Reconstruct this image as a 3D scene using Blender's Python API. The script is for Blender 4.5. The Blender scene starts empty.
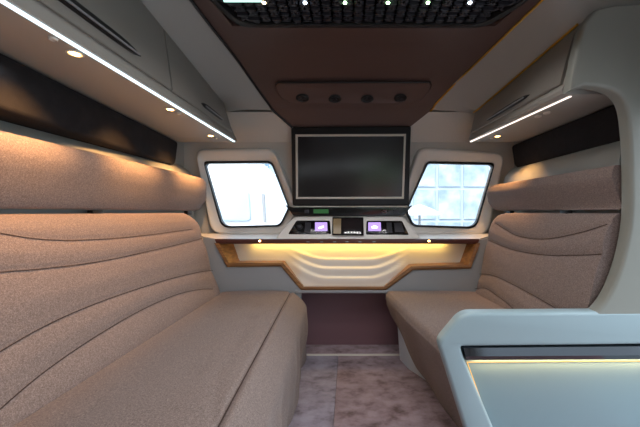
import bpy, bmesh, math, random
from mathutils import Vector
random.seed(4)
SC = bpy.context.scene
COL = SC.collection
CX, CY, F = 348.0, 212.0, 300.0      # vanishing point and focal length of the photograph, in pixels
EYE = 0.75                            # eye height over the carpet; heights below are relative to the eye
FLOOR = -EYE

# ------------------------------------------------------------------ helpers
def P(px, py, Y):
    return ((px-CX)*Y/F, Y, (CY-py)*Y/F)
def XZ(pts, Y):
    return [((px-CX)*Y/F, (CY-py)*Y/F) for px, py in pts]
ORG = {}
def lerp(a, b, t): return a+(b-a)*t
def interp(x, tab):
    tab = sorted(tab)
    if x <= tab[0][0]: return tab[0][1]
    for (a, va), (b, vb) in zip(tab, tab[1:]):
        if x <= b: return lerp(va, vb, (x-a)/(b-a))
    return tab[-1][1]
def smooth(x, a, b):
    t = max(0, min(1, (x-a)/(b-a))); return t*t*(3-2*t)
def catmull(pts, n=8):
    out = []; m = len(pts)
    for i in range(m-1):
        p0 = pts[max(i-1, 0)]; p1 = pts[i]; p2 = pts[i+1]; p3 = pts[min(i+2, m-1)]
        for k in range(n):
            t = k/n
            out.append(tuple(0.5*(2*b+(c-a)*t+(2*a-5*b+4*c-d)*t*t+(3*b-a-3*c+d)*t**3) for a, b, c, d in zip(p0, p1, p2, p3)))
    out.append(tuple(pts[-1])); return out
def rounded(pts, r, k=6):
    out = []; n = len(pts)
    for i in range(n):
        rr = r[i] if isinstance(r, (list, tuple)) else r
        p = Vector(pts[i]); a = Vector(pts[i-1])-p; b = Vector(pts[(i+1) % n])-p
        ra = min(rr, a.length*.48); rb = min(rr, b.length*.48)
        A = p+a.normalized()*ra; B = p+b.normalized()*rb
        for j in range(k+1):
            t = j/k
            out.append(tuple(A*(1-t)**2+p*(2*t*(1-t))+B*t*t))
    return out
def origin_of(o):
    return ORG.get(o.name, Vector((0, 0, 0))) if o else Vector((0, 0, 0))
def mk(name, V, Fc, mat, parent=None, sm=True, ang=38, recalc=True, org=None):
    bm = bmesh.new()
    vs = [bm.verts.new(v) for v in V]
    for f in Fc:
        try: bm.faces.new([vs[i] for i in f])
        except ValueError: pass
    return fin(name, bm, mat, parent, sm, ang, recalc, org)
def fin(name, bm, mat, parent=None, sm=True, ang=38, recalc=True, org=None):
    if recalc: bmesh.ops.recalc_face_normals(bm, faces=bm.faces[:])
    if parent: o0 = origin_of(parent)
    elif org is not None: o0 = Vector(org)
    else:
        xs = [v.co for v in bm.verts]
        o0 = Vector((sum(c.x for c in xs)/len(xs), sum(c.y for c in xs)/len(xs), min(c.z for c in xs)))
    for v in bm.verts: v.co -= o0
    me = bpy.data.meshes.new(name); bm.to_mesh(me); bm.free()
    if sm:
        for p in me.polygons: p.use_smooth = True
        me.set_sharp_from_angle(angle=math.radians(ang))
    for m in (mat if isinstance(mat, (list, tuple)) else [mat]): me.materials.append(m)
    o = bpy.data.objects.new(name, me); COL.objects.link(o)
    if parent: o.parent = parent
    else: o.location = o0+Vector((0, 0, EYE))
    ORG[o.name] = o0
    return o
def thing(name, loc, label, cat, group=None):
    o = bpy.data.objects.new(name, None); COL.objects.link(o); o.empty_display_size = .05
    o.location = Vector(loc)+Vector((0, 0, EYE)); ORG[o.name] = Vector(loc)
    return tag(o, label, cat, group)
def tag(o, label, cat, group=None):
    o['label'] = label; o['category'] = cat
    if group: o['group'] = group
    return o
def struct(o): o['kind'] = 'structure'; return o
def lab(o, s): o['label'] = s; return o
def loft_vf(secs, closed=True, cap=True, off=0):
    V = [p for s in secs for p in s]; n = len(secs[0]); Fc = []
    for i in range(len(secs)-1):
        for j in range(n if closed else n-1):
            k = (j+1) % n
            Fc.append((off+i*n+j, off+i*n+k, off+(i+1)*n+k, off+(i+1)*n+j))
    if cap and closed:
        Fc.append(tuple(off+j for j in range(n))); Fc.append(tuple(off+(len(secs)-1)*n+j for j in range(n)))
    return V, Fc
def loft(name, secs, mat, parent=None, closed=True, cap=True, **kw):
    V, Fc = loft_vf(secs, closed, cap)
    return mk(name, V, Fc, mat, parent, **kw)
def add_box(bm, c, s, bev=0.0, seg=2):
    r = bmesh.ops.create_cube(bm, size=1)
    vs = r['verts']
    for v in vs: v.co = Vector((v.co.x*s[0]+c[0], v.co.y*s[1]+c[1], v.co.z*s[2]+c[2]))
    if bev:
        es = {e for v in vs for e in v.link_edges}
        bmesh.ops.bevel(bm, geom=list(es), offset=bev, segments=seg, affect='EDGES', profile=.5)
def box(name, c, s, mat, parent=None, bev=0.0, seg=2, **kw):
    bm = bmesh.new(); add_box(bm, c, s, bev, seg); return fin(name, bm, mat, parent, **kw)
def tube_vf(path, r, n=8, off=0):
    secs = []; path = [Vector(p) for p in path]
    for i, p in enumerate(path):
        d = (path[min(i+1, len(path)-1)]-path[max(i-1, 0)]).normalized()
        u = d.cross(Vector((0, 0, 1)));
        if u.length < 1e-3: u = d.cross(Vector((1, 0, 0)))
        u.normalize(); w = d.cross(u)
        secs.append([tuple(p+u*(r*math.cos(a))+w*(r*math.sin(a))) for a in [2*math.pi*k/n for k in range(n)]])
    return loft_vf(secs, True, True, off)
def tube(name, path, r, mat, parent=None, n=8, **kw):
    V, Fc = tube_vf(path, r, n); return mk(name, V, Fc, mat, parent, **kw)
def disc(name, c, nrm, prof, mat, parent, n=24, ex=1.0, **kw):
    """lathe: prof = [(radius, height along nrm)]; ex stretches it sideways"""
    nrm = Vector(nrm).normalized(); u = nrm.cross(Vector((0, 0, 1)))
    if u.length < .05: u = Vector((1, 0, 0))
    u.normalize(); w = nrm.cross(u); c = Vector(c)
    secs = [[tuple(c+nrm*h+u*(ex*max(r, 1e-4)*math.cos(2*math.pi*k/n))+w*(max(r, 1e-4)*math.sin(2*math.pi*k/n))) for k in range(n)] for r, h in prof]
    return loft(name, secs, mat, parent, **kw)
def plate_bm(outer, holes, y0, y1, bev=0.0):
    """solid plate standing in the XZ plane between y0 and y1"""
    cu = bpy.data.curves.new('plate_profile', 'CURVE'); cu.dimensions = '2D'; cu.fill_mode = 'BOTH'
    for loop in [outer]+list(holes):
        sp = cu.splines.new('POLY'); sp.points.add(len(loop)-1); sp.use_cyclic_u = True
        for q, p in zip(sp.points, loop): q.co = (p[0], p[1], 0, 1)
    cu.extrude = max((y1-y0)/2-bev, 1e-4); cu.bevel_depth = bev; cu.bevel_resolution = 3; cu.offset = -bev
    ob = bpy.data.objects.new('plate_profile', cu); COL.objects.link(ob)
    dg = bpy.context.evaluated_depsgraph_get()
    me = bpy.data.meshes.new_from_object(ob.evaluated_get(dg))
    bm = bmesh.new(); bm.from_mesh(me)
    bpy.data.objects.remove(ob); bpy.data.curves.remove(cu); bpy.data.meshes.remove(me)
    bmesh.ops.remove_doubles(bm, verts=bm.verts[:], dist=1e-5)
    for v in bm.verts: v.co = Vector((v.co.x, (y0+y1)/2-v.co.z, v.co.y))
    return bm
def plate(name, outer, holes, y0, y1, mat, parent=None, bev=0.0, **kw):
    return fin(name, plate_bm(outer, holes, y0, y1, bev), mat, parent, **kw)
def seg_dist(p, poly):
    best = 9.0
    for a, b in zip(poly, poly[1:]):
        dx, dy = b[0]-a[0], b[1]-a[1]; L = dx*dx+dy*dy
        t = 0 if L == 0 else max(0, min(1, ((p[0]-a[0])*dx+(p[1]-a[1])*dy)/L))
        d = math.hypot(p[0]-a[0]-t*dx, p[1]-a[1]-t*dy)
        if d < best: best = d
    return best

# ------------------------------------------------------------------ materials
def lin(c):
    return tuple(((v/255)/12.92 if v/255 <= .04045 else ((v/255+.055)/1.055)**2.4) for v in c)+(1,)
def mat(name, rgb, rough=.5, metal=0, spec=.5, coat=0, emit=None, es=0, bump=0, bscale=300, rgb2=None, vscale=8, detail=3):
    m = bpy.data.materials.new(name); m.use_nodes = True
    nt = m.node_tree; b = nt.nodes['Principled BSDF']
    b.inputs['Base Color'].default_value = lin(rgb); b.inputs['Roughness'].default_value = rough
    b.inputs['Metallic'].default_value = metal; b.inputs['Specular IOR Level'].default_value = spec
    b.inputs['Coat Weight'].default_value = coat
    if emit: b.inputs['Emission Color'].default_value = lin(emit); b.inputs['Emission Strength'].default_value = es
    tc = nt.nodes.new('ShaderNodeTexCoord')
    if rgb2:
        n = nt.nodes.new('ShaderNodeTexNoise'); n.inputs['Scale'].default_value = vscale; n.inputs['Detail'].default_value = detail
        r = nt.nodes.new('ShaderNodeValToRGB'); r.color_ramp.elements[0].position = .35; r.color_ramp.elements[1].position = .65
        r.color_ramp.elements[0].color = lin(rgb); r.color_ramp.elements[1].color = lin(rgb2)
        nt.links.new(tc.outputs['Object'], n.inputs['Vector']); nt.links.new(n.outputs['Fac'], r.inputs['Fac'])
        nt.links.new(r.outputs['Color'], b.inputs['Base Color'])
    if bump:
        n = nt.nodes.new('ShaderNodeTexNoise'); n.inputs['Scale'].default_value = bscale; n.inputs['Detail'].default_value = 2
        bp = nt.nodes.new('ShaderNodeBump'); bp.inputs['Strength'].default_value = bump; bp.inputs['Distance'].default_value = .002
        nt.links.new(tc.outputs['Object'], n.inputs['Vector']); nt.links.new(n.outputs['Fac'], bp.inputs['Height'])
        nt.links.new(bp.outputs['Normal'], b.inputs['Normal'])
    return m
def fabric(name, c1, c2, c3):
    m = bpy.data.materials.new(name); m.use_nodes = True
    nt = m.node_tree; b = nt.nodes['Principled BSDF']; N = nt.nodes.new; L = nt.links.new
    b.inputs['Roughness'].default_value = .93; b.inputs['Specular IOR Level'].default_value = .15
    b.inputs['Sheen Weight'].default_value = .12; b.inputs['Sheen Roughness'].default_value = .5
    tc = N('ShaderNodeTexCoord')
    n1 = N('ShaderNodeTexNoise'); n1.inputs['Scale'].default_value = 620; n1.inputs['Detail'].default_value = 1.5
    n2 = N('ShaderNodeTexNoise'); n2.inputs['Scale'].default_value = 260; n2.inputs['Detail'].default_value = 4
    r1 = N('ShaderNodeValToRGB'); e = r1.color_ramp.elements
    e[0].position = .30; e[0].color = lin(c1); e[1].position = .70; e[1].color = lin(c3)
    x = e.new(.5); x.color = lin(c2)
    mx = N('ShaderNodeMath'); mx.operation = 'MULTIPLY_ADD'; mx.inputs[1].default_value = .6
    mm = N('ShaderNodeMath'); mm.operation = 'MULTIPLY'; mm.inputs[1].default_value = .4
    L(tc.outputs['Object'], n1.inputs['Vector']); L(tc.outputs['Object'], n2.inputs['Vector'])
    L(n2.outputs['Fac'], mm.inputs[0]); L(n1.outputs['Fac'], mx.inputs[0]); L(mm.outputs[0], mx.inputs[2])
    L(mx.outputs[0], r1.inputs['Fac']); L(r1.outputs['Color'], b.inputs['Base Color'])
    bp = N('ShaderNodeBump'); bp.inputs['Strength'].default_value = .25; bp.inputs['Distance'].default_value = .0015
    L(n1.outputs['Fac'], bp.inputs['Height']); L(bp.outputs['Normal'], b.inputs['Normal'])
    return m
def carpet_mat(name, a, b_, c):
    m = bpy.data.materials.new(name); m.use_nodes = True
    nt = m.node_tree; b = nt.nodes['Principled BSDF']; N = nt.nodes.new; L = nt.links.new
    b.inputs['Roughness'].default_value = .95; b.inputs['Specular IOR Level'].default_value = .1
    b.inputs['Sheen Weight'].default_value = .2
    tc = N('ShaderNodeTexCoord')
    mp = N('ShaderNodeMapping'); mp.inputs['Scale'].default_value = (12, 17, 1)
    n1 = N('ShaderNodeTexNoise'); n1.inputs['Scale'].default_value = 1; n1.inputs['Detail'].default_value = 5; n1.inputs['Roughness'].default_value = .62
    r1 = N('ShaderNodeValToRGB'); e = r1.color_ramp.elements
    e[0].position = .32; e[0].color = lin(a); e[1].position = .62; e[1].color = lin(c); x = e.new(.46); x.color = lin(b_)
    n2 = N('ShaderNodeTexNoise'); n2.inputs['Scale'].default_value = 420
    bp = N('ShaderNodeBump'); bp.inputs['Strength'].default_value = .6; bp.inputs['Distance'].default_value = .003
    L(tc.outputs['Object'], mp.inputs['Vector']); L(mp.outputs['Vector'], n1.inputs['Vector']); L(n1.outputs['Fac'], r1.inputs['Fac'])
    L(r1.outputs['Color'], b.inputs['Base Color']); L(tc.outputs['Object'], n2.inputs['Vector'])
    L(n2.outputs['Fac'], bp.inputs['Height']); L(bp.outputs['Normal'], b.inputs['Normal'])
    return m
def wood(name, a, c):
    m = bpy.data.materials.new(name); m.use_nodes = True
    nt = m.node_tree; b = nt.nodes['Principled BSDF']; N = nt.nodes.new; L = nt.links.new
    b.inputs['Roughness'].default_value = .35
    tc = N('ShaderNodeTexCoord'); mp = N('ShaderNodeMapping'); mp.inputs['Scale'].default_value = (6, 40, 90)
    n1 = N('ShaderNodeTexNoise'); n1.inputs['Scale'].default_value = 1; n1.inputs['Detail'].default_value = 4
    r1 = N('ShaderNodeValToRGB'); e = r1.color_ramp.elements
    e[0].position = .35; e[0].color = lin(a); e[1].position = .65; e[1].color = lin(c)
    L(tc.outputs['Object'], mp.inputs['Vector']); L(mp.outputs['Vector'], n1.inputs['Vector']); L(n1.outputs['Fac'], r1.inputs['Fac'])
    L(r1.outputs['Color'], b.inputs['Base Color'])
    return m
def emis(name, rgb, s):
    return mat(name, (20, 20, 20), .4, emit=rgb, es=s)

M = dict(
    fab=fabric('brown_tweed', (98, 85, 80), (132, 116, 109), (166, 148, 140)),
    seam=mat('seam_thread', (70, 54, 48), .9),
    white=mat('cream_moulding', (238, 236, 230), .42, bump=.04, bscale=500),
    ceil=mat('headliner_grey', (174, 173, 167), .75, bump=.15, bscale=600),
    wallf=mat('front_wall_cream', (208, 204, 195), .6, bump=.05, bscale=500),
    cab=mat('cabinet_taupe', (162, 159, 151), .5, bump=.04, bscale=400),
    door=mat('cabinet_door_taupe', (148, 145, 137), .45),
    ledge=mat('ledge_grey', (160, 162, 156), .5),
    dark=mat('charcoal_suede', (36, 34, 36), .95, spec=.2, bump=.3, bscale=500, rgb2=(42, 40, 41), vscale=30),
    brown=mat('brown_leather', (94, 73, 66), .52, bump=.12, bscale=260),
    black=mat('black_rubber', (22, 22, 24), .45),
    blackgl=mat('black_gloss', (14, 14, 16), .16, coat=.4),
    grille=mat('dark_grille', (54, 54, 60), .5),
    grilleback=mat('grille_backing', (10, 10, 11), .7),
    gold=mat('gold_trim', (206, 158, 60), .35, metal=.6),
    tan=mat('tan_reflection', (150, 130, 96), .35),
    kick=mat('plum_vinyl', (132, 100, 106), .6, bump=.1, bscale=300),
    trim=mat('walnut_trim', (84, 48, 42), .3),
    wood=wood('oak_veneer', (112, 76, 44), (146, 104, 62)),
    wave=mat('cream_wave_panel', (222, 216, 205), .5),
    grey=mat('grey_panel', (150, 152, 154), .5),
    base=mat('pale_base_panel', (206, 215, 222), .45),
    colm=mat('column_paint', (140, 141, 132), .5),
    cons=mat('pale_console', (154, 175, 180), .38, coat=.1),
    inset=mat('console_inset', (132, 156, 163), .33),
    chrome=mat('chrome', (96, 100, 105), .1, metal=1),
    silver=mat('silver_frame', (218, 212, 200), .35),
    screen=mat('dark_screen', (26, 21, 24), .19, spec=1.0),
    tablet=mat('tablet_screen', (38, 34, 36), .1, spec=.7),
    led=emis('cool_led', (215, 238, 250), 1.5),
    ledr=emis('white_led', (250, 232, 222), 1.2),
    warm=emis('warm_lens', (255, 190, 110), 16),
    warmline=emis('warm_led_line', (255, 190, 90), .9),
    lens=mat('clear_lens', (190, 190, 195), .15, metal=.6),
    violet=emis('violet_display', (180, 150, 230), .9),
    icon=emis('display_icon', (255, 255, 255), 1.6),
    green=emis('green_display', (60, 130, 70), .25),
    star1=emis('star_warm', (255, 240, 190), 10), star2=emis('star_cool', (225, 240, 255), 10), star3=emis('star_green', (200, 255, 190), 10),
    strip=emis('cyan_strip', (190, 255, 240), 1.0),
    c1=carpet_mat('mauve_carpet', (104, 84, 84), (148, 127, 132), (170, 151, 158)),
    c2=carpet_mat('lavender_carpet', (106, 96, 104), (148, 138, 150), (166, 158, 172)),
)
g = bpy.data.materials.new('window_glass'); g.use_nodes = True
nt = g.node_tree; nt.nodes.clear()
out = nt.nodes.new('ShaderNodeOutputMaterial'); mx = nt.nodes.new('ShaderNodeMixShader'); tr = nt.nodes.new('ShaderNodeBsdfTransparent'); gl = nt.nodes.new('ShaderNodeBsdfGlossy'); fr = nt.nodes.new('ShaderNodeFresnel')
tr.inputs['Color'].default_value = (.95, .96, .97, 1); gl.inputs['Roughness'].default_value = .02; fr.inputs['IOR'].default_value = 1.3
nt.links.new(fr.outputs[0], mx.inputs[0]); nt.links.new(tr.outputs[0], mx.inputs[1]); nt.links.new(gl.outputs[0], mx.inputs[2]); nt.links.new(mx.outputs[0], out.inputs[0])
M['glass'] = g

# ------------------------------------------------------------------ the shell
WL, WR, FW = -.93, .94, 1.70          # inner faces of left, right and front wall
REAR = -.75
ROOF = .78
struct(box('floor', ((WL+WR)/2, .5, FLOOR-.03), (WR-WL+.1, 2.6, .06), M['kick']))
struct(box('wall_left', (WL-.025, .5, .02), (.05, 2.5, 1.54), M['ceil']))
struct(box('wall_right', (WR+.025, 1.33, .02), (.05, .90, 1.54), M['ceil']))
struct(box('wall_right', (WR+.025, .115, .54), (.05, 1.53, .48), M['ceil']))
struct(box('wall_right', (WR+.025, -.70, .02), (.05, .10, 1.54), M['ceil']))
struct(plate('wall_rear', [(WL-.05, FLOOR), (WR+.05, FLOOR), (WR+.05, ROOF), (WL-.05, ROOF)],
             [rounded([(.14, FLOOR+.06), (.82, FLOOR+.06), (.82, .62), (.14, .62)], .08)], REAR-.05, REAR, M['ceil']))

# outlines of the two front windows (photo pixels, on the front wall)
LW = [(203, 161.5), (272, 161), (290, 208), (281, 226.5), (222, 228)]
RW = [(427, 161.5), (495, 163), (486, 193), (476, 228.5), (412, 226.5), (405, 211)]
LWh = rounded(XZ(LW, FW), [.03, .03, .02, .03, .05])
RWh = rounded(XZ(RW, FW), [.02, .03, .2, .05, .03, .03])
struct(plate('wall_front', [(WL-.05, FLOOR), (WR+.05, FLOOR), (WR+.05, ROOF), (WL-.05, ROOF)], [LWh, RWh], FW, FW+.04, M['wallf']))

def window(name, px_in, px_out, rin, rout):
    n_in = rounded(XZ(px_in, FW), rin, 8)
    glass = plate(name, n_in, [], FW+.018, FW+.024, M['glass'])
    struct(glass)
    # moulded surround
    a = rounded(XZ(px_out, FW-.02), rout, 8)
    b = rounded(XZ(px_in, FW-.02), rin, 8)
    def mixl(t): return [(lerp(p[0], q[0], t), lerp(p[1], q[1], t)) for p, q in zip(a, b)]
    secs = []
    for t, y in ((-.05, FW), (0, FW-.014), (.06, FW-.024), (.16, FW-.030), (.3, FW-.029), (.6, FW-.018), (.85, FW-.008), (1.0, FW-.001), (1.0, FW+.02)):
        secs.append([(p[0], y, p[1]) for p in mixl(t)])
    s = loft('window_surround', secs, M['white'], glass, cap=False, recalc=True, ang=60)
    # black rubber gasket
    c = XZ(px_in, FW); cen = (sum(p[0] for p in c)/len(c), sum(p[1] for p in c)/len(c))
    outl = rounded(c, rin, 8); inl = [(cen[0]+(p[0]-cen[0])*.958, cen[1]+(p[1]-cen[1])*.942) for p in outl]
    secs = [[(p[0], y, p[1]) for p in l] for l, y in ((outl, FW+.012), (outl, FW-.008), (inl, FW-.008), (inl, FW+.018))]
    loft('gasket', secs, M['black'], glass, cap=False)
window('window_1', LW, [(195, 149), (274, 148), (299, 209), (284, 235), (211, 234)], [.03, .03, .02, .03, .05], [.06, .05, .03, .05, .07])
window('window_2', RW, [(419, 147), (505, 153), (497, 195), (488, 236), (407, 235), (396, 210)], [.02, .03, .2, .05, .03, .03], [.05, .06, .2, .07, .05, .03])

# ------------------------------------------------------------------ ceiling: brown overhead console, headliner strips
ROWS = [  # Y, z, left X, right X of the brown moulding
    (1.655, .469, 292, 410), (1.60, .539, 274, 430), (1.56, .567, 268, 436), (1.47, .637, 253, 456),
    (1.30, .680, 234, 484), (1.13, .697, 212, 513), (.985, .699, 191, 542)]
EDGE = [(Y, z, (a-CX)*Y/F, (b-CX)*Y/F) for Y, z, a, b in ROWS]
EDGE.append((.60, .70, -.535, .67)); EDGE.append((-.70, .70, -.545, .68))
DENSE = catmull(EDGE[:7], 5)+[EDGE[7], EDGE[8]]
con = thing('overhead_console', (0.03, 1.3, .45), 'brown leather overhead moulding running from the roof down to the television', 'overhead console')
secs = []
HOLE_Y = 1.125
SR = dict(l0=-.435, r0=.553, l1=-.45, r1=.59)
rows_full = [r for r in DENSE if r[0] > HOLE_Y]+[(HOLE_Y, .697, interp(HOLE_Y, [(e[0], e[2]) for e in DENSE]), interp(HOLE_Y, [(e[0], e[3]) for e in DENSE]))]
NX = 28
def row_pts(Y, z, a, b):
    out_ = []
    for i in range(NX+1):
        t = i/NX; x = lerp(a, b, t)
        bow = .018*math.sin(math.pi*t)*smooth(Y, 1.13, 1.30)*(1-smooth(Y, 1.50, 1.6))
        out_.append((x, Y, z+bow))
    return out_
loft('panel', [row_pts(*r) for r in rows_full], M['brown'], con, closed=False, recalc=False, ang=70)
V = []; Fc = []
for side in (0, 1):
    ss = []
    for Y in [HOLE_Y, 1.05, .985, .8, .6, .2, -.7]:
        e = interp(Y, [(q[0], q[2+side]) for q in DENSE]); z = interp(Y, [(q[0], q[1]) for q in DENSE])
        h = interp(Y, [(HOLE_Y, SR['l0']), (.985, SR['l1'])]) if side == 0 else interp(Y, [(HOLE_Y, SR['r0']), (.985, SR['r1'])])
        ss.append([(e, Y, z), (lerp(e, h, .5), Y, z-.004), (h, Y, z), (h, Y, z+.04)])
    v, f = loft_vf(ss, False, False, len(V)); V += v; Fc += f
v, f = loft_vf([[(SR['l0'], HOLE_Y, .697), (SR['r0'], HOLE_Y, .697)], [(SR['l0'], HOLE_Y, .737), (SR['r0'], HOLE_Y, .737)]], False, False, len(V)); V += v; Fc += f
mk('roof_surround', V, Fc, M['brown'], con, recalc=False)
tube('edge_trim', [(r[2], r[0], r[1]-.002) for r in DENSE], .006, M['black'], con)
lab(tube('edge_trim', [(r[3]+.002, r[0], r[1]-.002) for r in DENSE if r[0] < 1.605], .0045, M['gold'], con), 'gold edge trim')
# recessed-look reading lamp pod
def vis(Y): return interp(Y, [(e[0], e[1]) for e in DENSE])
def pod(px, py):
    # point on the sloped face between rows 1.56 and 1.47
    t = (103-py)/21.0; Y = lerp(1.56, 1.47, t); z = lerp(.567, .637, t)+.004
    return Vector(((px-CX)*Y/F, Y, z))
nrm = Vector((0, -.07/.114, -.09/.114))
outl = rounded([(273, 83), (434, 82.5), (424, 99), (412, 102.5), (294, 102.5), (281, 99)], 7, 6)
cen = (353, 93)
secs = []
for s, h in ((1.0, -.006), (1.0, .006), (.992, .010), (.975, .0115), (.95, .0105), (.0, .008)):
    secs.append([tuple(pod(cen[0]+(x-cen[0])*s, cen[1]+(y-cen[1])*(s if s > .5 else 0))+nrm*h) for x, y in outl])
loft('lamp_pod', secs, M['brown'], con, cap=False, ang=50)
tube('lip_shadow', [tuple(pod(x, 82.2)+nrm*.010) for x in range(278, 432, 8)], .0045, M['black'], con)  # black tube draws the shadow line under the upper lip
for px, py in ((302.7, 97), (335, 98), (367, 98), (400, 97)):
    rl = disc('reading_lamp', pod(px, py)+nrm*.008, nrm, [(.0, .0), (.021, .0), (.022, .008), (.017, .013), (.013, .009), (.0, .009)], M['black'], con, ex=1.5)
    disc('lamp_lens', pod(px, py)+nrm*.017, nrm, [(0, 0), (.009, 0), (.008, .003), (.004, .004), (0, .004)], M['black'], rl, n=16)

# headliner strips either side of the brown moulding and the roof over everything
LO = [(1.60, -.66, .535), (1.5, -.632, .555), (.885, -.612, .625), (-.7, -.605, .63)]
RO = [(1.60, .665, .525), (1.5, .652, .51), (1.2, .69, .55), (.93, .722, .586)]
V = []; Fc = []
ys = [1.60, 1.55, 1.5, 1.4, 1.3, 1.2, 1.1, 1.0, .93, .88]
ss = []
for Y in ys+[.6, .2, -.7]:
    e = interp(Y, [(q[0], q[2]) for q in DENSE]); z = interp(Y, [(q[0], q[1]) for q in DENSE])
    x1 = interp(Y, [(a, b) for a, b, c in LO]); z1 = interp(Y, [(a, c) for a, b, c in LO])
    ss.append([(e, Y, z+.004), (lerp(e, x1, .5), Y, lerp(z, z1, .5)+.008), (x1, Y, z1), (x1-.05, Y, z1+.05)])
v, f = loft_vf(ss, False, False, len(V)); V += v; Fc += f
ss = []
for Y in ys+[.6, .2, -.7]:
    e = interp(Y, [(q[0], q[3]) for q in DENSE]); z = interp(Y, [(q[0], q[1]) for q in DENSE])
    x1 = interp(Y, [(a, b) for a, b, c in RO]); z1 = interp(Y, [(a, c) for a, b, c in RO])
    if Y < .92: x1, z1 = .95, .615
    ss.append([(e, Y, z+.004), (lerp(e, x1, .5), Y, lerp(z, z1, .5)+.008), (x1, Y, z1), (x1+.05, Y, z1+.05)])
v, f = loft_vf(ss, False, False, len(V)); V += v; Fc += f
struct(mk('ceiling', V, Fc, M['ceil'], recalc=False, ang=70))
struct(box('ceiling', ((WL+WR)/2, .5, ROOF+.03), (WR-WL+.1, 2.5, .04), M['ceil']))
# upper front wall under the headliner, sloping in from the roof
V, Fc = loft_vf([[(x, 1.612, .538), (x, 1.662, .47), (x, FW-.002, .395)] for x in (-.93, -.5, 0, .5, .94)], False, False)
struct(mk('trim_1', V, Fc, M['wallf'], recalc=False))

# ------------------------------------------------------------------ roof grille with small lights
rg = thing('roof_grille', (.06, .8, .69), 'black honeycomb roof grille dotted with small bright lights', 'roof grille')
fy0, fy1 = .40, HOLE_Y-.002
def rim(inset, z):
    l0, r0, l1, r1 = SR['l0']+inset, SR['r0']-inset, SR['l1']+inset, SR['r1']-inset
    pts = rounded([(l0+.03, fy1-inset), (r0-.04, fy1-inset), (r1, .985), (r1, fy0+inset), (l1, fy0+inset), (l1, .985)], [.05, .05, .04, .04, .04, .04], 6)
    return [(x, y, z) for x, y in pts]
loft('frame', [rim(-.004, .715), rim(-.002, .690), rim(.008, .686), rim(.018, .690), rim(.020, .712)], M['black'], rg, cap=False)
loft('backing', [rim(.012, .722), rim(.012, .728)], M['grilleback'], rg)
bm = bmesh.new()
CW, RH = .074, .027
def inside(x, y):
    lo = interp(y, [(HOLE_Y, SR['l0']+.06), (.985, SR['l1']+.02)]); hi = interp(y, [(HOLE_Y, SR['r0']-.07), (.985, SR['r1']-.02)])
    return lo < x < hi and fy0+.02 < y < fy1-.014
nr = int((fy1-fy0)/RH)
done = set()
for r in range(nr+1):
    y = fy1-.020-r*RH
    for c in range(-9, 11):
        x = c*CW+(CW/2 if r % 2 else 0)
        hexp = [(x-CW*.5, y), (x-CW*.3, y+RH*.5), (x+CW*.3, y+RH*.5), (x+CW*.5, y), (x+CW*.3, y-RH*.5), (x-CW*.3, y-RH*.5)]
        for a, b in zip(hexp, hexp[1:]+hexp[:1]):
            if not (inside(*a) and inside(*b)): continue
            key = tuple(sorted(((round(a[0], 3), round(a[1], 3)), (round(b[0], 3), round(b[1], 3)))))
            if key in done: continue
            done.add(key)
            d = Vector((b[0]-a[0], b[1]-a[1], 0)); n = Vector((-d.y, d.x, 0)).normalized()*.0042
            A = Vector((a[0], a[1], 0)); B = Vector((b[0], b[1], 0))
            vs = [bm.verts.new(q+Vector((0, 0, zz))) for zz in (.694, .716) for q in (A-n, A+n, B+n, B-n)]
            for q in ((0, 1, 2, 3), (4, 5, 6, 7), (0, 1, 5, 4), (1, 2, 6, 5), (2, 3, 7, 6), (3, 0, 4, 7)): bm.faces.new([vs[k] for k in q])
fin('honeycomb', bm, M['grille'], rg, sm=False)
STARS = []
for i, px in enumerate((264, 305, 345, 388, 428, 470)):
    x, y, z = P(px, 1.2, .992)
    s = STARS.append((x, y))
    disc('star_light', (x, y, .693), (0, 0, -1), [(0, 0), (.006, 0), (.006, .002), (.003, .005), (0, .006)], M[('star1', 'star2', 'star3', 'star3', 'star3', 'star2')[i]], rg, n=12)
for yy in (.75, .5):
    for i in range(6):
        STARS.append((STARS[i][0], yy)); disc('star_light', (STARS[i][0], yy, .693), (0, 0, -1), [(0, 0), (.006, 0), (.006, .002), (.003, .005), (0, .006)], M['star2'], rg, n=12)
box('light_strip', ((223+262-2*CX)/2*.982/F, .984, .6925), (.125, .006, .005), M['strip'], rg)

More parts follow.
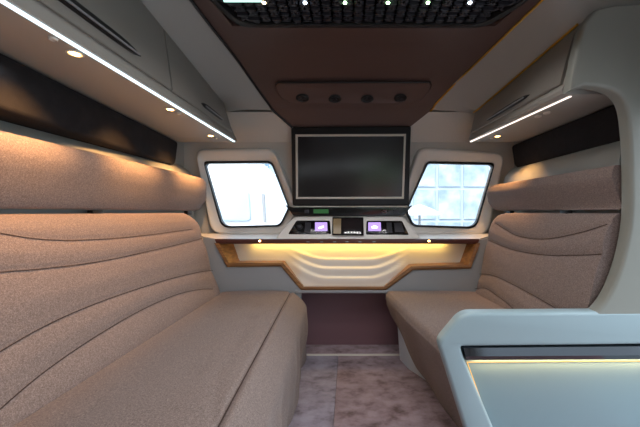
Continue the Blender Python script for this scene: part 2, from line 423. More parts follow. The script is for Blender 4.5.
# ------------------------------------------------------------------ overhead cabinets
def cabinet(side):
    L = side < 0
    if L:
        Yn, Yf = -.35, 1.56
        o = thing('overhead_cabinet', (-.75, .6, .365), 'long taupe overhead cabinet above the left bench with cool white light line', 'overhead cabinet', 'overhead cabinets')
        bx = lambda Y: -.577-.008*(1.56-Y); tx = lambda Y: interp(Y, [(a, b) for a, b, c in LO]); tz = lambda Y: interp(Y, [(a, c) for a, b, c in LO])
        wall = WL
    else:
        Yn, Yf = .93, 1.56
        o = thing('overhead_cabinet', (.75, 1.2, .365), 'short taupe overhead cabinet above the right bench, right of the television', 'overhead cabinet', 'overhead cabinets')
        bx = lambda Y: .628+.055*(1.56-Y); tx = lambda Y: interp(Y, [(a, b) for a, b, c in RO]); tz = lambda Y: interp(Y, [(a, c) for a, b, c in RO])
        wall = WR
    z0 = .365
    ss = []
    N = 16
    for i in range(N+1):
        Y = lerp(Yn, Yf, i/N); s = -side
        ss.append([(wall-side*.002, Y, z0), (bx(Y)-s*.012, Y, z0), (bx(Y)-s*.002, Y, z0+.003), (bx(Y), Y, z0+.014), (lerp(bx(Y), tx(Y), .12)-s*.002, Y, z0+.03),
                   (tx(Y)-s*.004, Y, tz(Y)), (tx(Y)-s*.08, Y, tz(Y)+.05), (wall-side*.002, Y, tz(Y)+.05)])
    # softened far end
    e = ss[-1]; ss.append([(p[0]+side*.012 if 0 < j < 7 else p[0], Yf+.012, p[2]+(.006 if j < 4 else 0)) for j, p in enumerate(e)])
    loft('body', ss, M['cab'], o, ang=30)
    # doors
    def face(Y, t, h=0):   # t 0..1 up the front, h out of it
        zb, zt = z0+.036, tz(Y)-.006
        xb = lerp(bx(Y), tx(Y), .15); xt = tx(Y)
        n = Vector((-side*(zt-zb), 0, (xt-xb)*side*-1*-1)); n = Vector((-side, 0, 0)) if n.length == 0 else Vector((-side*(zt-zb), 0, side*(xt-xb))).normalized()
        return Vector((lerp(xb, xt, t), Y, lerp(zb, zt, t)))+n*h
    spans = [(-.3, .985), (.995, 1.50)] if L else [(.94, 1.53)]
    handles = [(.46, .845), (1.196, 1.40)] if L else [(1.09, 1.38)]
    for (y0, y1), (h0, h1) in zip(spans, handles):
        n = 14; ss = []
        for i in range(n+1):
            Y = lerp(y0, y1, i/n); k = .0 if i in (0, n) else 1
            ss.append([tuple(face(Y, 0, -.004)), tuple(face(Y, .0, .004)), tuple(face(Y, .02, .007)), tuple(face(Y, .5, .008)), tuple(face(Y, .98, .007)), tuple(face(Y, 1, .004)), tuple(face(Y, 1, -.004))])
        d = loft('door', ss, M['door'], o, ang=50)
        tq = .17 if L else .15
        hs = []
        m = 14
        for i in range(m+1):
            Y = lerp(h0, h1, i/m); w = .06*math.sqrt(max(.02, 1-(2*i/m-1)**6)); pr = .007+.0075*(1-(2*i/m-1)**4)
            hs.append([tuple(face(Y, tq-w, .006)), tuple(face(Y, tq-w*.8, pr)), tuple(face(Y, tq, pr+.002)), tuple(face(Y, tq+w*.8, pr)), tuple(face(Y, tq+w, .006))])
        h = loft('handle', hs, M['black'], d, ang=50)
        tube('handle_bar', [tuple(face(lerp(h0+.02, h1-.02, i/m), tq-.03, .017)) for i in range(m+1)], .0028, M['grey'], d)
    # light line on the lower edge
    if L: path = [(bx(Y)-.012, Y, z0-.001) for Y in [lerp(-.3, 1.553, i/20) for i in range(21)]]
    else: path = [(.640+.0*Y+interp(Y, [(.944, .060), (1.556, -.004)]), Y, z0-.001) for Y in [lerp(.944, 1.556, i/12) for i in range(13)]]
    ss = []
    for p in path:
        w = .0040 if L else .0036
        ss.append([(p[0]-w, p[1], p[2]+.003), (p[0]-w, p[1], p[2]-.002), (p[0]+w, p[1], p[2]-.002), (p[0]+w, p[1], p[2]+.003)])
    loft('light_strip', ss, M['led'] if L else M['ledr'], o)
    lamps = [(-.627, .25), (-.627, .689), (-.63, 1.063), (-.654, 1.43)] if L else [(.718, 1.44)]
    for x, y in lamps:
        dl = disc('downlight', (x, y, z0), (0, 0, -1), [(0, -.004), (.0165, -.004), (.0165, .0025), (.013, .003), (.0115, .001), (0, .001)], M['silver'], o)
        disc('lamp_lens', (x, y, z0-.001), (0, 0, -1), [(0, 0), (.0105, 0), (.009, .0018), (0, .0024)], M['warm'], dl, n=16)
    if L: sens = [(53, 38), (179, 113), (216, 138)]
    else: sens = [(491.5, 138), (538, 116), (546.8, 112.5)]
    for px, py in sens:
        Y = z0*F/(CY-py); x = (px-CX)*Y/F
        r = .008 if L or py > 130 else .012
        disc('touch_switch', (x, Y, z0), (0, 0, -1), [(0, -.003), (r, -.003), (r, .003), (r*.8, .005), (r*.55, .003), (0, .003)], M['silver'], o, n=16)
    return o
cabinet(-1); cabinet(1)
# gold line along the right cabinet top
tag(tube('trim_strip', [(interp(Y, [(a, b) for a, b, c in RO])-.006, Y, interp(Y, [(a, c) for a, b, c in RO])-.001) for Y in [lerp(.935, 1.56, i/14) for i in range(15)]], .0042, M['gold']),
    'thin gold strip along the top of the right overhead cabinet', 'trim strip')

# ------------------------------------------------------------------ dark padded wall panels and ledges
def pad(side, Yn, Yf, xf, zt, zb, label, rake):
    wall = WL if side < 0 else WR
    outl = rounded([(Yn, zb), (Yf-rake, zb), (Yf, zt-.004), (Yn, zt-.004)], [.03, .035, .02, .03], 6)
    cy, cz = (Yn+Yf)/2, (zt+zb)/2
    ss = []
    hw, hh = (Yf-Yn)/2, (zt-zb)/2
    for i_, (ins, x) in enumerate(((0, wall-side*.002), (0, xf+side*.010), (.004, xf+side*.003), (.012, xf))):
        ss.append([(x+(0 if i_ == 0 else (-side)*.09*max(0, (Yf-y))/.85*(side < 0)), cy+(y-cy)*(1-ins/hw), cz+(z-cz)*(1-ins/hh)) for y, z in outl])
    return tag(loft('wall_pad', ss, M['dark'], ang=50), label, 'wall pad', 'charcoal padded wall panels')
pad(-1, -.3, 1.545, -.872, .365, .232, 'long charcoal padded panel under the left overhead cabinet', .03)
pad(1, .945, 1.63, .885, .365, .232, 'short charcoal padded panel under the right overhead cabinet', .03)
def ledge(side, Yn, Yf):
    wall = WL if side < 0 else WR
    s = side; x0 = abs(wall)
    sec = [(x0-.002, .262), (x0-.045, .236), (x0-.062, .222), (x0-.085, .19), (x0-.09, .16), (x0-.09, -.44), (x0-.002, -.44)]
    ss = [[(s*x, Y, z) for x, z in sec] for Y in (Yn, lerp(Yn, Yf, .5), Yf)]
    return loft('trim_2' if s < 0 else 'trim_3', ss, M['ledge'], ang=40)
struct(ledge(-1, -.4, 1.64)); struct(ledge(1, .94, 1.64))

# ------------------------------------------------------------------ benches
BX = [(-.43, .630), (-.40, .636), (-.33, .668), (-.24, .700), (-.15, .726), (-.09, .744), (-.04, .764), (-.018, .780), (-.005, .800)]
def back_x(z, Y=1.0, side=-1):
    k = interp(Y, [(.6, 1.0), (1.52, .84)]) if side < 0 else interp(Y, [(.9, .74), (1.52, .64)])
    c = .634 if side < 0 else interp(Y, [(.9, .695), (1.52, .628)])
    return c+(interp(z, BX)-.636)*k
def unproj_back(px, py):
    a = abs(px-CX)/F; b = (CY-py)/F; side = -1 if px < CX else 1
    lo, hi = .2, 2.2
    for _ in range(50):
        m = (lo+hi)/2
        if a*m < back_x(b*m, m, side): lo = m
        else: hi = m
    return (lo, b*lo)
def seam_yz(pts, ext=None):
    q = [unproj_back(*p) for p in pts]
    q = catmull(q, 6)
    if ext is not None:
        d = (q[1][1]-q[0][1])/(q[1][0]-q[0][0])
        q = [(ext, q[0][1]+d*.4*(ext-q[0][0]))]+q
    return q
def backrest(side, Yn, Yf, seams, parent, round_near):
    N = 150 if side < 0 else 110; K = 60
    zs = [-.43+(.43-.005)*k/(K-1) for k in range(K)]
    ss = []
    for i in range(N+1):
        Y = lerp(Yn, Yf, i/N); row = []
        e = 1-max(0, (Y-(Yf-.05))/.05) if Y > Yf-.05 else 1
        endr = (1-math.sqrt(max(0, 1-(1-e)**2)))*.035
        c = max(0, (Y-(Yf-.13))/.13)
        drop = (1-math.sqrt(max(0, 1-c*c)))*(.085 if side < 0 else .05)
        for z in zs:
            zz = -.43+(z+.43)*(1-drop/.425)
            x = back_x(z, Y, side)
            d = min(seg_dist((Y, zz), s) for s in seams)
            x += .0042*math.exp(-(d/.006)**2)-.006*(1-math.exp(-(d/.04)**2))*smooth(zz, -.42, -.36)*(1-smooth(zz, -.07, -.02))
            row.append((side*(x+endr), Y, zz))
        zt = row[-1][2]
        row += [(side*.825, Y, zt+.001), (side*.838, Y, zt-.01), (side*.839, Y, -.43)]
        ss.append(row)
    b = loft('backrest', ss, M['fab'], parent, ang=60)
    for s in seams:
        tube('seam', [(side*(back_x(min(z, -.005), Y, side)+.0015), Y, z) for Y, z in s if Yn+.0005 < Y < Yf-.014], .0011, M['seam'], b, n=6)
    return b
def headroll(side, Yn, Yf, xf, zt, label, near_round):
    o = thing('headrest_roll', (side*.8, (Yn+Yf)/2, 0), label, 'headrest', 'tweed headrest rolls')
    cz = zt/2+.004; hh = zt/2-.004
    sec = []
    for k in range(40):
        a = 2*math.pi*k/40; ca, sa = math.cos(a), math.sin(a)
        ex = .62
        sec.append((math.copysign(abs(ca)**ex, ca), math.copysign(abs(sa)**ex, sa)))
    ss = []; N = 60
    for i in range(N+1):
        t = i/N
        Y = Yn+(Yf-Yn)*t
        k = 1; x0 = xf(Y); cx = (x0+.840)/2; hw = (.840-x0)/2
        dy = Yf-Y
        if dy < .06: k = .55+.45*math.sqrt(max(0, 1-((.06-dy)/.06)**2))
        ss.append([(side*(cx+(1-k)*.02+hw*p[0]*(.5+.5*k)*-1), Y, cz+hh*p[1]*k+.003*p[0]) for p in sec])
        ss[-1] = [(x+(side*.034*max(0, .35-q[1])/1.35*max(0, (k-.55)/.45) if q[0] > 0 else 0)*q[0], y, z) for (x, y, z), q in zip(ss[-1], sec)]
    loft('cushion', ss, M['fab'], o, ang=60)
    for Y in ([.35, .95, 1.5] if side < 0 else [1.1, 1.48]):
        box('bracket', (side*.80, Y, -.004), (.02, .04, .020), M['black'], o, bev=.003)
    return o
headroll(-1, -.2, 1.63, lambda Y: .75, .182, 'long brown tweed headrest roll above the left bench backrest', False)
headroll(1, .906, 1.63, lambda Y: interp(Y, [(.9, .797), (1.6, .738)]), .142, 'short brown tweed headrest roll above the right bench backrest', False)

# left bench
lb = thing('bench_seat', (-.5, .8, FLOOR), 'long brown tweed bench along the left wall, its apron falling to the carpet', 'bench', 'tweed benches facing each other across the aisle')
ls = [seam_yz([(0, 233), (40, 239), (83, 240), (140, 236), (193, 229)], -.25),
      seam_yz([(0, 272), (50, 268), (103, 261), (150, 251), (189, 242), (211, 236)], -.25),
      seam_yz([(0, 352), (40, 329), (78, 311), (120, 295), (168, 279.6), (200, 272), (217, 270)], -.25),
      seam_yz([(0, 410), (45, 372), (94, 338), (140, 311), (176, 295), (200, 289.5), (213, 289)], -.25)]
backrest(-1, -.25, 1.52, ls, lb, False)
ZS = -.40
def on_seat(px, py): Y = -ZS*F/(py-CY); return ((px-CX)*Y/F, Y)
s_top = [catmull([on_seat(*p) for p in ((259, 296), (253, 312), (246, 330), (232, 353), (219, 377), (216, 400), (215, 424))], 6),
         catmull([on_seat(*p) for p in ((209, 352), (195, 374), (180, 398), (168, 416))], 6)]
def left_front(Y): return interp(Y, [(-.25, -.20), (.63, -.25), (1.0, -.268), (1.52, -.292)]), interp(Y, [(-.25, -.165), (1.0, -.186), (1.3, -.20), (1.515, -.205)])
ss = []
N = 130
for i in range(N+1):
    Y = lerp(-.25, 1.515, i/N)
    xs, xe = left_front(Y)
    ctl = [(-.66, -.44), (-.645, -.412), (-.62, -.403), (-.5, -.397), (lerp(-.5, xs, .6), -.396), (xs-.02, -.400), (xs, -.405), (xs+.018, -.409), (lerp(xs, xe, .55), -.432), (xe-.012, -.462), (xe-.001, -.492), (xe-.001, -.56), (xe-.006, -.64), (xe-.010, -.70), (xe-.012, FLOOR+.008)]
    row = []
    for (x, z) in catmull(ctl, 5):
        if z > -.41 and x < xs-.01:
            d = min(seg_dist((x, Y), s) for s in s_top); z -= .005*math.exp(-(d/.006)**2)
        if x > xs-.008:
            dd = math.hypot(x-xs, z+.405); z -= .005*math.exp(-(dd/.007)**2)
        if z < -.44:
            w = smooth(-z, .44, .60)
            x += w*(.007*math.sin(Y*17+z*9+1)+.005*math.sin(Y*31-z*14)+.004*math.sin(Y*47+2))
        row.append((x, Y, z))
    row += [(-.62, Y, FLOOR+.008)]
    ss.append(row)
sc_ = loft('seat_cushion', ss, M['fab'], lb, ang=60)
tube('seam', [(left_front(Y)[0], Y, -.4085) for Y in [lerp(-.2, 1.5, i/30) for i in range(31)]], .0018, M['seam'], sc_, n=6)

# right bench
rb = thing('bench_seat', (.5, 1.2, FLOOR), 'short brown tweed bench on the right behind the pale partition', 'bench', 'tweed benches facing each other across the aisle')
rs = [seam_yz([(495, 223), (506, 230), (518, 236), (543, 239), (578, 233), (618, 220.5)]),
      seam_yz([(488, 240), (502, 246), (518, 251), (546, 255), (580, 255), (616, 253)]),
      seam_yz([(472.5, 274.5), (484, 274), (497, 277), (525, 291), (553, 307), (580, 325)]),
      seam_yz([(474, 289), (480, 288), (487, 289), (500, 298), (511, 307), (525, 320)])]
backrest(1, .906, 1.52, rs, rb, False)
def right_front(Y): return interp(Y, [(.935, .282), (1.2, .232), (1.52, .190)])
HEM = [(1.52, .215, -.515), (1.42, .255, -.59), (1.32, .305, -.69), (1.2, .352, -.738), (1.1, .37, -.742), (.93, .385, -.742)]
s_top = [catmull([(.33, 1.50), (.345, 1.3), (.36, 1.1), (.37, .94)], 6)]
ss = []
for i in range(71):
    Y = lerp(.906, 1.515, i/70)
    xs = right_front(Y); hx = interp(Y, [(a, b) for a, b, c in HEM]); hz = interp(Y, [(a, c) for a, b, c in HEM])
    ctl = [(.72, -.44), (.71, -.412), (.66, -.403), (.5, -.398), (.35, -.397), (xs+.03, -.399), (xs+.008, -.407), (xs, -.425), (xs+.003, -.45), (lerp(xs, hx, .45), lerp(-.45, hz, .4)), (lerp(xs, hx, .8), lerp(-.45, hz, .75)), (hx, hz)]
    row = []
    for (x, z) in catmull(ctl, 5):
        if z > -.41:
            d = min(seg_dist((x, Y), s) for s in s_top); z -= .002*math.exp(-(d/.005)**2)
        if z < -.46: x += .004*math.sin(Y*26+z*8)
        row.append((x, Y, z))
    row += [(hx+.006, Y, hz), (hx+.012, Y, lerp(hz, -.45, .5)), (.62, Y, -.46)]
    ss.append(row)
loft('seat_cushion', ss, M['fab'], rb, ang=60)
BXS = [(1.53, .255), (1.42, .285), (1.32, .345), (1.2, .386), (1.1, .395), (.94, .41)]
ss = []
for i in range(13):
    Y = lerp(.94, 1.51, i/12); x = interp(Y, BXS)
    ss.append([(x-.018, Y, -.47), (x, Y, FLOOR+.008), (.62, Y, FLOOR+.008), (.62, Y, -.47)])
lab(loft('base_panel', ss, M['base'], rb), 'pale grey base panel')

# ------------------------------------------------------------------ television
tv = thing('television', (.013, 1.66, .02), 'wide dark television in a silver frame, hung between the two windows', 'television')
TY = 1.635
hous = XZ([(291, 127), (411, 126), (409, 205.5), (292.5, 205.5)], TY)
plate('housing', rounded(hous, .012), [], TY, FW-.002, M['black'], tv, bev=.006)
fo = XZ([(295.5, 134.5), (406, 134), (403.8, 198.8), (296, 199)], TY-.004)
fi = XZ([(297.7, 136.6), (404, 136.2), (401.9, 196.8), (298.1, 197)], TY-.004)
plate('frame', fo, [fi], TY-.008, TY+.002, M['silver'], tv, bev=.0015)
plate('screen', XZ([(297, 136), (404.6, 135.6), (402.6, 197.3), (297.5, 197.6)], TY-.002), [], TY-.003, TY+.001, M['screen'], tv)
tube('base_trim', [P(x, 206.6, TY-.004) for x in (293, 320, 350, 380, 408)], .003, M['silver'], tv)

# control strip under the television, its ends reaching the window gaskets
cs = thing('control_strip', (.0, 1.64, -.02), 'narrow black control strip directly under the television', 'control strip')
plate('strip_body', rounded(XZ([(285, 205), (293, 207.5), (407, 207.5), (413, 205), (404, 216), (293.5, 216)], 1.625), .008), [], 1.625, FW-.03, M['blackgl'], cs, bev=.003)
gd = plate('display', XZ([(313.5, 209.2), (328.5, 209.2), (328.5, 213.4), (313.5, 213.4)], 1.622), [], 1.6215, 1.626, M['green'], cs); lab(gd, 'small green lit display')
plate('button', rounded(XZ([(304.5, 209.8), (309, 209.8), (309, 213), (304.5, 213)], 1.622), .004), [], 1.6205, 1.626, M['grille'], cs, bev=.001)
plate('button', rounded(XZ([(393, 209.6), (399.5, 209.6), (399.5, 213.6), (393, 213.6)], 1.622), .004), [], 1.6205, 1.626, M['grille'], cs, bev=.001)
kx, ky, kz = P(384.5, 211.4, 1.624)
disc('knob', (kx, 1.624, kz), (0, -1, 0), [(0, 0), (.011, 0), (.011, .006), (.008, .010), (0, .010)], M['chrome'], cs, ex=1.9)
disc('knob_cap', (kx-.004, 1.6145, kz), (0, -1, 0), [(0, 0), (.005, 0), (.004, .003), (0, .003)], M['black'], cs, n=14)

# ------------------------------------------------------------------ dashboard
da = thing('dashboard', (0, 1.6, -.15), 'pale sloping dashboard of switches and two violet displays under the television', 'dashboard')
def dsh(px, py, h=0.0):
    t = (py-216)/(238.5-216); Y = lerp(1.632, 1.548, t)-h
    return ((px-CX)*Y/F, Y, (CY-py)*Y/F)
def slab(name, outl, h0, h1, m, parent, inset=.0):
    cx = sum(p[0] for p in outl)/len(outl); cy = sum(p[1] for p in outl)/len(outl)
    def sc(k): return [(cx+(x-cx)*(1-k), cy+(y-cy)*(1-k*2)) for x, y in outl]
    ss = [[dsh(x, y, h0) for x, y in outl], [dsh(x, y, lerp(h0, h1, .7)) for x, y in outl], [dsh(x, y, h1) for x, y in sc(.02)]]
    return loft(name, ss, m, parent, ang=50)
def back_(pts, dy): return [(x, y+dy, z) for x, y, z in pts]
outl = rounded([(294.5, 216.5), (403, 216.5), (421, 238.6), (275, 238.6)], 3, 4)
f0 = [dsh(x, y, -.04) for x, y in outl]; f1 = [dsh(x, y, -.004) for x, y in outl]
f2 = [dsh(x, y, 0) for x, y in rounded([(295.5, 217), (402, 217), (419, 238.2), (277, 238.2)], 3, 4)]
loft('dash_body', [f0, f1, f2], M['white'], da, ang=60)
pl = slab('switch_panel', rounded([(296.5, 220.5), (330, 220.5), (331, 234.3), (288, 234.3)], 1.5, 3), -.003, .004, M['blackgl'], da)
pr = slab('switch_panel', rounded([(366.5, 220.8), (402, 220.8), (409, 235), (366, 234.6)], 1.5, 3), -.003, .004, M['blackgl'], da)
kn = Vector(dsh(299.5, 227.2, .004)); nd = Vector((0, -.82, .57))
disc('dial', kn, nd, [(0, 0), (.017, 0), (.017, .006), (.013, .009), (.012, .006), (0, .006)], M['black'], pl)
disc('dial_cap', kn+nd*.005, nd, [(0, 0), (.009, 0), (.008, .005), (0, .006)], M['grille'], pl, n=16)
slab('rocker_switch', [(305, 222.5), (311, 222.5), (310.6, 232.8), (304.4, 232.8)], .003, .009, M['grille'], pl)
slab('rocker_switch', [(386.5, 222.5), (391.5, 222.5), (392.4, 232.8), (387, 232.8)], .003, .009, M['grille'], pr)
slab('rocker_switch', [(394, 223), (401.5, 223), (404.5, 232.3), (395, 232.3)], .003, .008, M['grille'], pr)
for par, x0, x1 in ((pl, 315, 327.2), (pr, 368.2, 380.8)):
    lab(slab('display', rounded([(x0, 222.3), (x1, 222.3), (x1+.3, 231), (x0, 231)], .6, 2), .003, .0065, M['violet'], par), 'small lit violet display')
slab('display_icon', [(318, 227.5), (323.5, 225.6), (324, 227.4), (319, 228.9)], .0062, .0075, M['icon'], pl)
slab('display_icon', [(371.5, 226.7), (374.5, 225.2), (378, 226.7), (377.4, 228.2), (371.8, 228.2)], .0062, .0075, M['icon'], pr)
# tablet held in the middle
tb = tag(slab('tablet', rounded([(332.3, 217), (363.5, 217.3), (363.8, 235.6), (332, 235.2)], .8, 2), .002, .018, M['blackgl'], None), 'dark square tablet mounted in the middle of the dashboard', 'tablet')
slab('tablet_screen', [(342.3, 218.6), (362, 218.6), (362.2, 234), (342.2, 233.7)], .017, .0195, M['tablet'], tb)
lab(slab('side_reflection', [(333.4, 218.6), (341.2, 218.6), (341.0, 233.7), (333.2, 233.7)], .017, .0195, M['tan'], tb), 'tan reflection painted as a side plate')  # a reflection on the tablet, painted as a slab of its own

# ------------------------------------------------------------------ front console: sill, lit niche, lower panels
fc = thing('front_console', (0, 1.55, -.41), 'full-width front console with a warmly lit niche and cream rippled panel', 'console')
ss = [[P(212-14, 233.5, 1.665), P(207, 238.5, 1.546), P(207, 240, 1.540), (P(207, 240, 1.54)[0], 1.56, -.150)],
      [P(348, 233.5, 1.665), P(348, 238.5, 1.546), P(348, 240, 1.540), (0, 1.56, -.150)],
      [P(500, 233.5, 1.665), P(480, 238.5, 1.546), P(480, 240, 1.540), (P(480, 240, 1.54)[0], 1.56, -.150)]]
loft('sill', ss, M['white'], fc, closed=False, ang=30)
TRY = 1.535
x0, x1 = P(214, 0, TRY)[0], P(480, 0, TRY)[0]
zt, zb = P(0, 239.0, TRY)[2], P(0, 243.9, TRY)[2]
tr_ = box('front_trim', ((x0+x1)/2, TRY+.014, (zt+zb)/2), (x1-x0, .03, zt-zb), M['trim'], fc, bev=.004)
for px in (308, 321.5, 334.7, 347, 360, 374):
    x, y, z = P(px, 241.8, TRY)
    box('touch_button', (x, TRY-.0012, z), (.016, .003, .006), M['lens'], tr_, bev=.001)
for px in (259.6, 429):
    x, y, z = P(px, 241, TRY)
    disc('spot_lens', (x, TRY-.001, z), (0, -1, 0), [(0, 0), (.0045, 0), (.003, .002), (0, .002)], M['warm'], tr_, n=14, ex=1.3)
# wooden niche border
NY = 1.525; ND = 1.625
bo = XZ([(214.5, 243), (227, 267), (281, 266.5), (301, 290), (386, 290), (413, 270), (471, 268.5), (480, 243)], NY)
bi = XZ([(217.5, 243), (229, 263.2), (283, 262.8), (303.5, 286.8), (384, 286.8), (411, 266.4), (468.5, 264.8), (476.5, 243)], NY)
bi_b = [(p[0], p[1]) for p in bi]
V = []; Fc = []
n = len(bo)
bb = XZ([(235, 243), (241, 260.5), (285, 260.5), (305, 285.5), (383, 285.5), (409, 263.5), (459, 262), (466, 243)], ND)
secs = [[(p[0], ND, p[1]) for p in bo], [(p[0], NY, p[1]) for p in bo], [(p[0], NY-.003, lerp(p[1], q[1], .5)) for p, q in zip(bo, bi)], [(p[0], NY, p[1]) for p in bi], [(p[0], ND, p[1]) for p in bb]]
loft('niche_border', secs, M['wood'], fc, closed=False, cap=False, ang=25)
# rippled cream back panel
ss = []
NR, NC = 60, 90
xl, xr = -.66, .68
zt_, zb_ = zb+.004, P(0, 291, NY)[2]-.005
def arc(k, x):
    u = abs(x-.0)/.33
    base = (-.245, -.292, -.340)[k]
    return base+.075*max(0, u-.35)**1.6*(1.9+.4*k)
for r in range(NR+1):
    z = lerp(zt_, zb_, r/NR); row = []
    for c in range(NC+1):
        x = lerp(xl, xr, c/NC)
        u = abs(x)/.33
        fade = 1-smooth(u, .74, 1.05)
        lean = interp(z, [(zb_, -.055), (-.20, -.0), (0, 0)])
        dpt = 0
        for k in range(3):
            a = arc(k, x)
            dpt += -.009*smooth(a-z, -.003, .006)
            dpt += .008*smooth(a-z, .006, .055)
        row.append((x, ND-.01+lean*fade*.9+dpt*fade, z))
    ss.append(row)
loft('ripple_panel', ss, M['wave'], fc, closed=False, ang=80, recalc=False)
# grey lower panels
LP = 1.53
plate('lower_panel', XZ([(203, 237), (214, 239), (226.5, 267), (281, 266.5), (301, 290), (301, 300), (205, 300)], LP), [], LP, LP+.02, M['grey'], fc)
plate('lower_panel', XZ([(386, 290), (413, 270), (471, 268.5), (479.5, 240), (492, 238), (495, 300), (386, 300)], LP), [], LP, LP+.02, M['grey'], fc)
box('bottom_rail', (P(344, 0, LP)[0], LP+.01, P(0, 291.5, LP)[2]), (.50, .03, .016), M['grey'], fc, bev=.003)
# warm light tubes tucked under the trim
tube('light_strip', [P(238, 240.6, 1.59), P(456, 240.6, 1.59)], .004, M['warmline'], fc)

tag(plate('kick_panel', [(-.62, FLOOR+.005), (.62, FLOOR+.005), (.62, -.40), (-.62, -.40)], [], 1.675, 1.698, M['kick'], bev=.004), 'plain plum brown kick panel below the front console', 'kick panel')

# ------------------------------------------------------------------ floor coverings
tag(box('carpet', (.21, .62, FLOOR+.004), (.52, 1.86, .008), M['c1'], bev=.002), 'mauve mottled carpet covering the right part of the aisle', 'carpet', 'carpets on the aisle floor')
tag(box('carpet', (-.18, .62, FLOOR+.004), (.258, 1.86, .008), M['c2'], bev=.002), 'lavender grey carpet strip beside the left bench', 'carpet', 'carpets on the aisle floor')
tag(box('carpet', (.06, 1.617, FLOOR+.006), (.66, .112, .012), M['c1'], bev=.004), 'narrow mauve carpet step at the foot of the kick panel', 'carpet', 'carpets on the aisle floor')
tag(box('threshold_strip', (.03, 1.553, FLOOR+.0075), (.55, .012, .015), M['silver'], bev=.003), 'thin chrome strip across the carpet before the kick panel', 'threshold strip')

# ------------------------------------------------------------------ partition at the right: column (structure) and console
KY = .86
KT = .042
inner = [(572, 330)]+catmull([(572, 312), (585, 308), (598, 292), (609, 266), (616, 238), (619, 213), (619, 170), (617, 130), (613, 108), (604, 97), (590, 92), (571, 90)], 4)
pts = [(x, z) for x, z in XZ([(571, 90), (577, 55), (585, 22), (596, 9), (615, 4), (690, 2), (690, 330)], KY)]+XZ(inner[:-1], KY+KT)
col = struct(plate('trim_4', pts, [], KY+.001, KY+KT-.001, M['colm'], bev=.010, ang=60))

pc = thing('partition_console', (.65, .89, FLOOR), 'pale blue-grey partition with a chrome bar at the lower right foreground', 'partition')
zf = FLOOR+.008
bl = lambda py: (440+(py-344)*.303, py)
pyf = CY-zf*F/KY
outer = XZ([(463.5, 313), (690, 311.5), (690, pyf), bl(pyf), (438.5, 343)], KY)
hole = XZ([(461, 347), (680, 344.5), (680, pyf-6), (500+(pyf-440)*.3, pyf-6), (465.5, 361)], KY)
plate('body', rounded(outer, [.03, .01, .01, .01, .02]), [rounded(hole, [.008, .005, .005, .005, .004])], KY, KY+KT, M['cons'], pc, bev=.010, ang=60)
plate('inset_panel', XZ([(455, 346), (685, 344), (685, pyf-2), (485, pyf-2)], KY+.03), [], KY+.026, KY+.040, M['inset'], pc)
# chrome bar with a faceted face
ss = []
zt2 = [P(461.5, 347.6, KY), P(466.5, 361.4, KY)]
for t in (0, .02, .5, .98, 1):
    xa = lerp(P(462, 0, KY)[0], P(690, 0, KY)[0], t); sh = lerp(0, .006, t)
    z_t = P(0, 347.5, KY)[2]+sh; z_b = P(0, 361.2, KY)[2]+sh*.6; zm = lerp(z_t, z_b, .62)
    k = .011 if t == 0 else 0
    ss.append([(xa, KY+.03, z_t), (xa, KY+.008, z_t), (xa+k*.5, KY+.002, lerp(z_t, zm, .1)), (xa+k*.9, KY-.003, zm), (xa+k*1.2, KY+.006, z_b), (xa+k*1.2, KY+.03, z_b)])
cb = lab(loft('chrome_bar', ss, M['chrome'], pc, ang=20), 'polished chrome bar')
e0 = P(466.8, 362.2, KY+.02); e1 = P(690, 360.8, KY+.02)
tube('light_line', [e0, e1], .0012, M['warmline'], pc)
tube('light_line', [P(467.5, 363, KY+.022), P(467.5+(pyf-10-363)*.36, pyf-10, KY+.022)], .0011, M['warmline'], pc)

# ------------------------------------------------------------------ outside
van_w = mat('van_white', (225, 230, 234), .3, coat=.3)
van_g = mat('van_window', (176, 192, 204), .2)
tar = mat('asphalt', (120, 124, 126), .9, rgb2=(134, 138, 140), vscale=3)
ZG = -1.25
struct(box('ground', (0, 4, ZG-.05), (60, 60, .1), tar))
van = thing('van', (-1.9, 4.8, ZG), 'white van parked outside, seen through the left window', 'van')
prof = catmull([(-5.2, ZG+.3), (-5.2, .9), (-4.9, 1.06), (-2.5, 1.08), (-1.75, .98), (-1.38, .62), (-1.18, .15), (-1.0, -.35), (-.95, ZG+.3)], 6)
plate('van_body', prof, [], 4.2, 6.0, van_w, van, bev=.06)
plate('van_window', rounded(XZ([(218, 190), (249, 190), (251, 221), (221, 221)], 4.19), .06), [], 4.17, 4.23, van_g, van, bev=.01)
lab(plate('door_pillar', XZ([(262, 194), (264.5, 194), (266, 222), (264, 222)], 4.19), [], 4.16, 4.22, M['grey'], van), 'grey door pillar')
for x in (-4.3, -1.8):
    disc('wheel', (x, 4.25, ZG+.32), (0, -1, 0), [(0, -.1), (.3, -.1), (.32, -.05), (.32, .05), (.2, .07), (0, .06)], M['black'], van)
bw = mat('facade_blue', (166, 178, 188), .6); bg = mat('facade_glass', (128, 146, 160), .2, rgb2=(176, 188, 197), vscale=2.2)  # noise tones paint tree reflections into the glass colour
bd = thing('building', (4.5, 9, ZG), 'pale glass-fronted building outside, seen through the right window', 'building')
box('facade', (4.6, 10.1, 1.4), (7.0, 2, 5.4), bw, bd)
for i in range(9):
    for j in range(5):
        box('facade_window', (1.55+i*.76, 9.09, -.75+j*.98), (.66, .06, .88), bg, bd)
sky_bld = thing('building', (-4, 13, ZG), 'blue-grey building added behind the white van, standing in for pale sky', 'building')
box('facade', (-4, 14, 2.5), (9, 2, 7.5), mat('sky_blue_slate', (112, 138, 158), .6), sky_bld)  # added facade takes the place of blue sky behind the van
for i in range(9):
    for j in range(5):
        box('facade_window', (-7.9+i*.98, 12.99, -.5+j*1.2), (.8, .06, .95), bg, sky_bld)
cw = thing('market_umbrella', (1.55, 6.5, ZG), 'white market umbrella outside, low in the right window', 'umbrella')
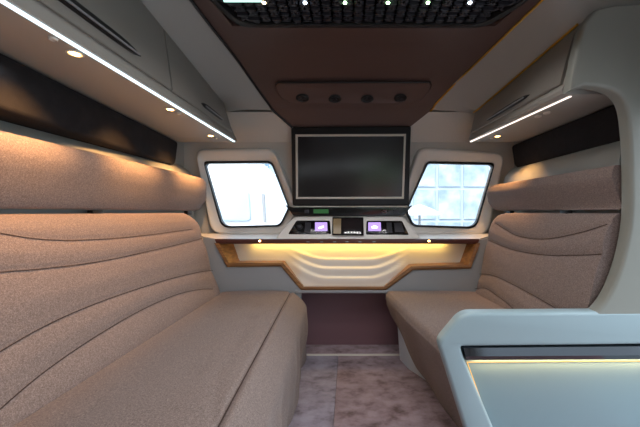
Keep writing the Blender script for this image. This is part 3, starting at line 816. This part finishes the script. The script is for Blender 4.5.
disc('canopy', (1.55, 6.5, -.06), (0, 0, 1), [(.48, 0), (.47, .03), (.25, .14), (.03, .22), (0, .23)], van_w, cw, n=8, sm=False)
tube('pole', [(1.55, 6.5, ZG), (1.55, 6.5, .1)], .025, M['grey'], cw)
# unseen wall, shrub and reddish planter, added for the dark screen to mirror
hed = mat('hedge_green', (70, 130, 50), .9, rgb2=(46, 90, 34), vscale=6); rdd = mat('brick_red', (150, 80, 66), .6)
yard = struct(box('wall_yard', (1.0, -7.0, .9), (14, .2, 4.4), mat('yard_wall', (190, 190, 190), .9)))
bm = bmesh.new(); bmesh.ops.create_icosphere(bm, subdivisions=4, radius=1)
for v in bm.verts:
    v.co *= 1+random.uniform(-.08, .08)
    v.co = Vector((v.co.x*.75+1.0, v.co.y*.35-6.3, v.co.z*.36+1.09))
tag(fin('shrub', bm, hed, None, sm=False), 'green clipped shrub added out of view for the dark screen to mirror', 'shrub')
box_ = thing('planter', (1.0, -6.3, ZG), 'tall reddish planter added out of view for the dark screen to mirror', 'planter')
box('planter_box', (1.0, -6.3, ZG+.98), (1.0, .6, 1.96), rdd, box_, bev=.03)
box('planter_rim', (1.0, -6.3, ZG+1.92), (1.08, .68, .12), rdd, box_, bev=.02)

# ------------------------------------------------------------------ lights
def lamp(name, kind, loc, energy, color, **kw):
    l = bpy.data.lights.new(name, kind); l.energy = energy; l.color = color
    rot = kw.pop('rot', None); aim = kw.pop('aim', None)
    for k, v in kw.items(): setattr(l, k, v)
    o = bpy.data.objects.new(name, l); COL.objects.link(o); o.location = Vector(loc)+Vector((0, 0, EYE))
    if rot: o.rotation_euler = rot
    if aim is not None: o.rotation_euler = Vector(aim).to_track_quat('-Z', 'Y').to_euler()
    return o
WARM = (1, .50, .17)
for i, (x, y) in enumerate(((-.627, .25), (-.627, .689), (-.63, 1.063), (-.654, 1.43))):
    lamp('downlight_lamp', 'SPOT', (x, y, .358), 9.5, WARM, aim=(-.62, 0, -1), spot_size=math.radians(86), spot_blend=1, shadow_soft_size=.012)
lamp('downlight_lamp', 'SPOT', (.718, 1.44, .358), 5, WARM, aim=(.3, 0, -1), spot_size=math.radians(84), spot_blend=.9, shadow_soft_size=.012)
for x, y in STARS:
    lamp('star_lamp', 'SPOT', (x, y, .680), 1.0, (1, .97, .97), aim=(0, 0, -1), spot_size=math.radians(124), spot_blend=.7, shadow_soft_size=.02)
# strip under the console trim
lamp('niche_lamp', 'AREA', (P(300, 0, 1.575)[0], 1.592, zb-.003), .26, (1, .64, .16), shape='RECTANGLE', size=.52, size_y=.012, aim=(0, .25, -1))
lamp('niche_lamp', 'AREA', (P(398, 0, 1.575)[0], 1.592, zb-.003), .26, (1, .64, .16), shape='RECTANGLE', size=.52, size_y=.012, aim=(0, .3, -1))
# strip under the chrome bar
lamp('console_lamp', 'AREA', ((e0[0]+e1[0])/2, KY+.012, P(0, 362.6, KY)[2]), .28, (1, .68, .32), shape='RECTANGLE', size=.62, size_y=.008, aim=(0, .3, -1))
# cool line lamps along the cabinets
lamp('cabinet_lamp', 'AREA', (-.589, .65, .355), 1.0, (.85, .94, 1), shape='RECTANGLE', size=.01, size_y=1.8, aim=(.1, 0, -1))
lamp('sun', 'SUN', (0, 0, 6), 3.0, (1, .96, .9), aim=(.45, .55, -.75), angle=math.radians(2))
w = bpy.data.worlds.new('sky'); SC.world = w; w.use_nodes = True
bgd = w.node_tree.nodes['Background']; bgd.inputs[0].default_value = (.78, .89, 1, 1); bgd.inputs[1].default_value = 2.4

# ------------------------------------------------------------------ camera
cam = bpy.data.cameras.new('camera'); co = bpy.data.objects.new('camera', cam); COL.objects.link(co)
co.location = (0, 0, EYE); co.rotation_euler = (math.pi/2, 0, 0)
cam.sensor_width = 36; cam.lens = F/640*36; cam.shift_x = -(CX-320)/640; cam.shift_y = (CY-213.5)/640; cam.clip_start = .02
SC.camera = co
SC.view_settings.view_transform = 'Standard'; SC.view_settings.look = 'None'
SC.view_settings.exposure = 0.72; SC.view_settings.gamma = 1; SC.view_settings.use_curve_mapping = False
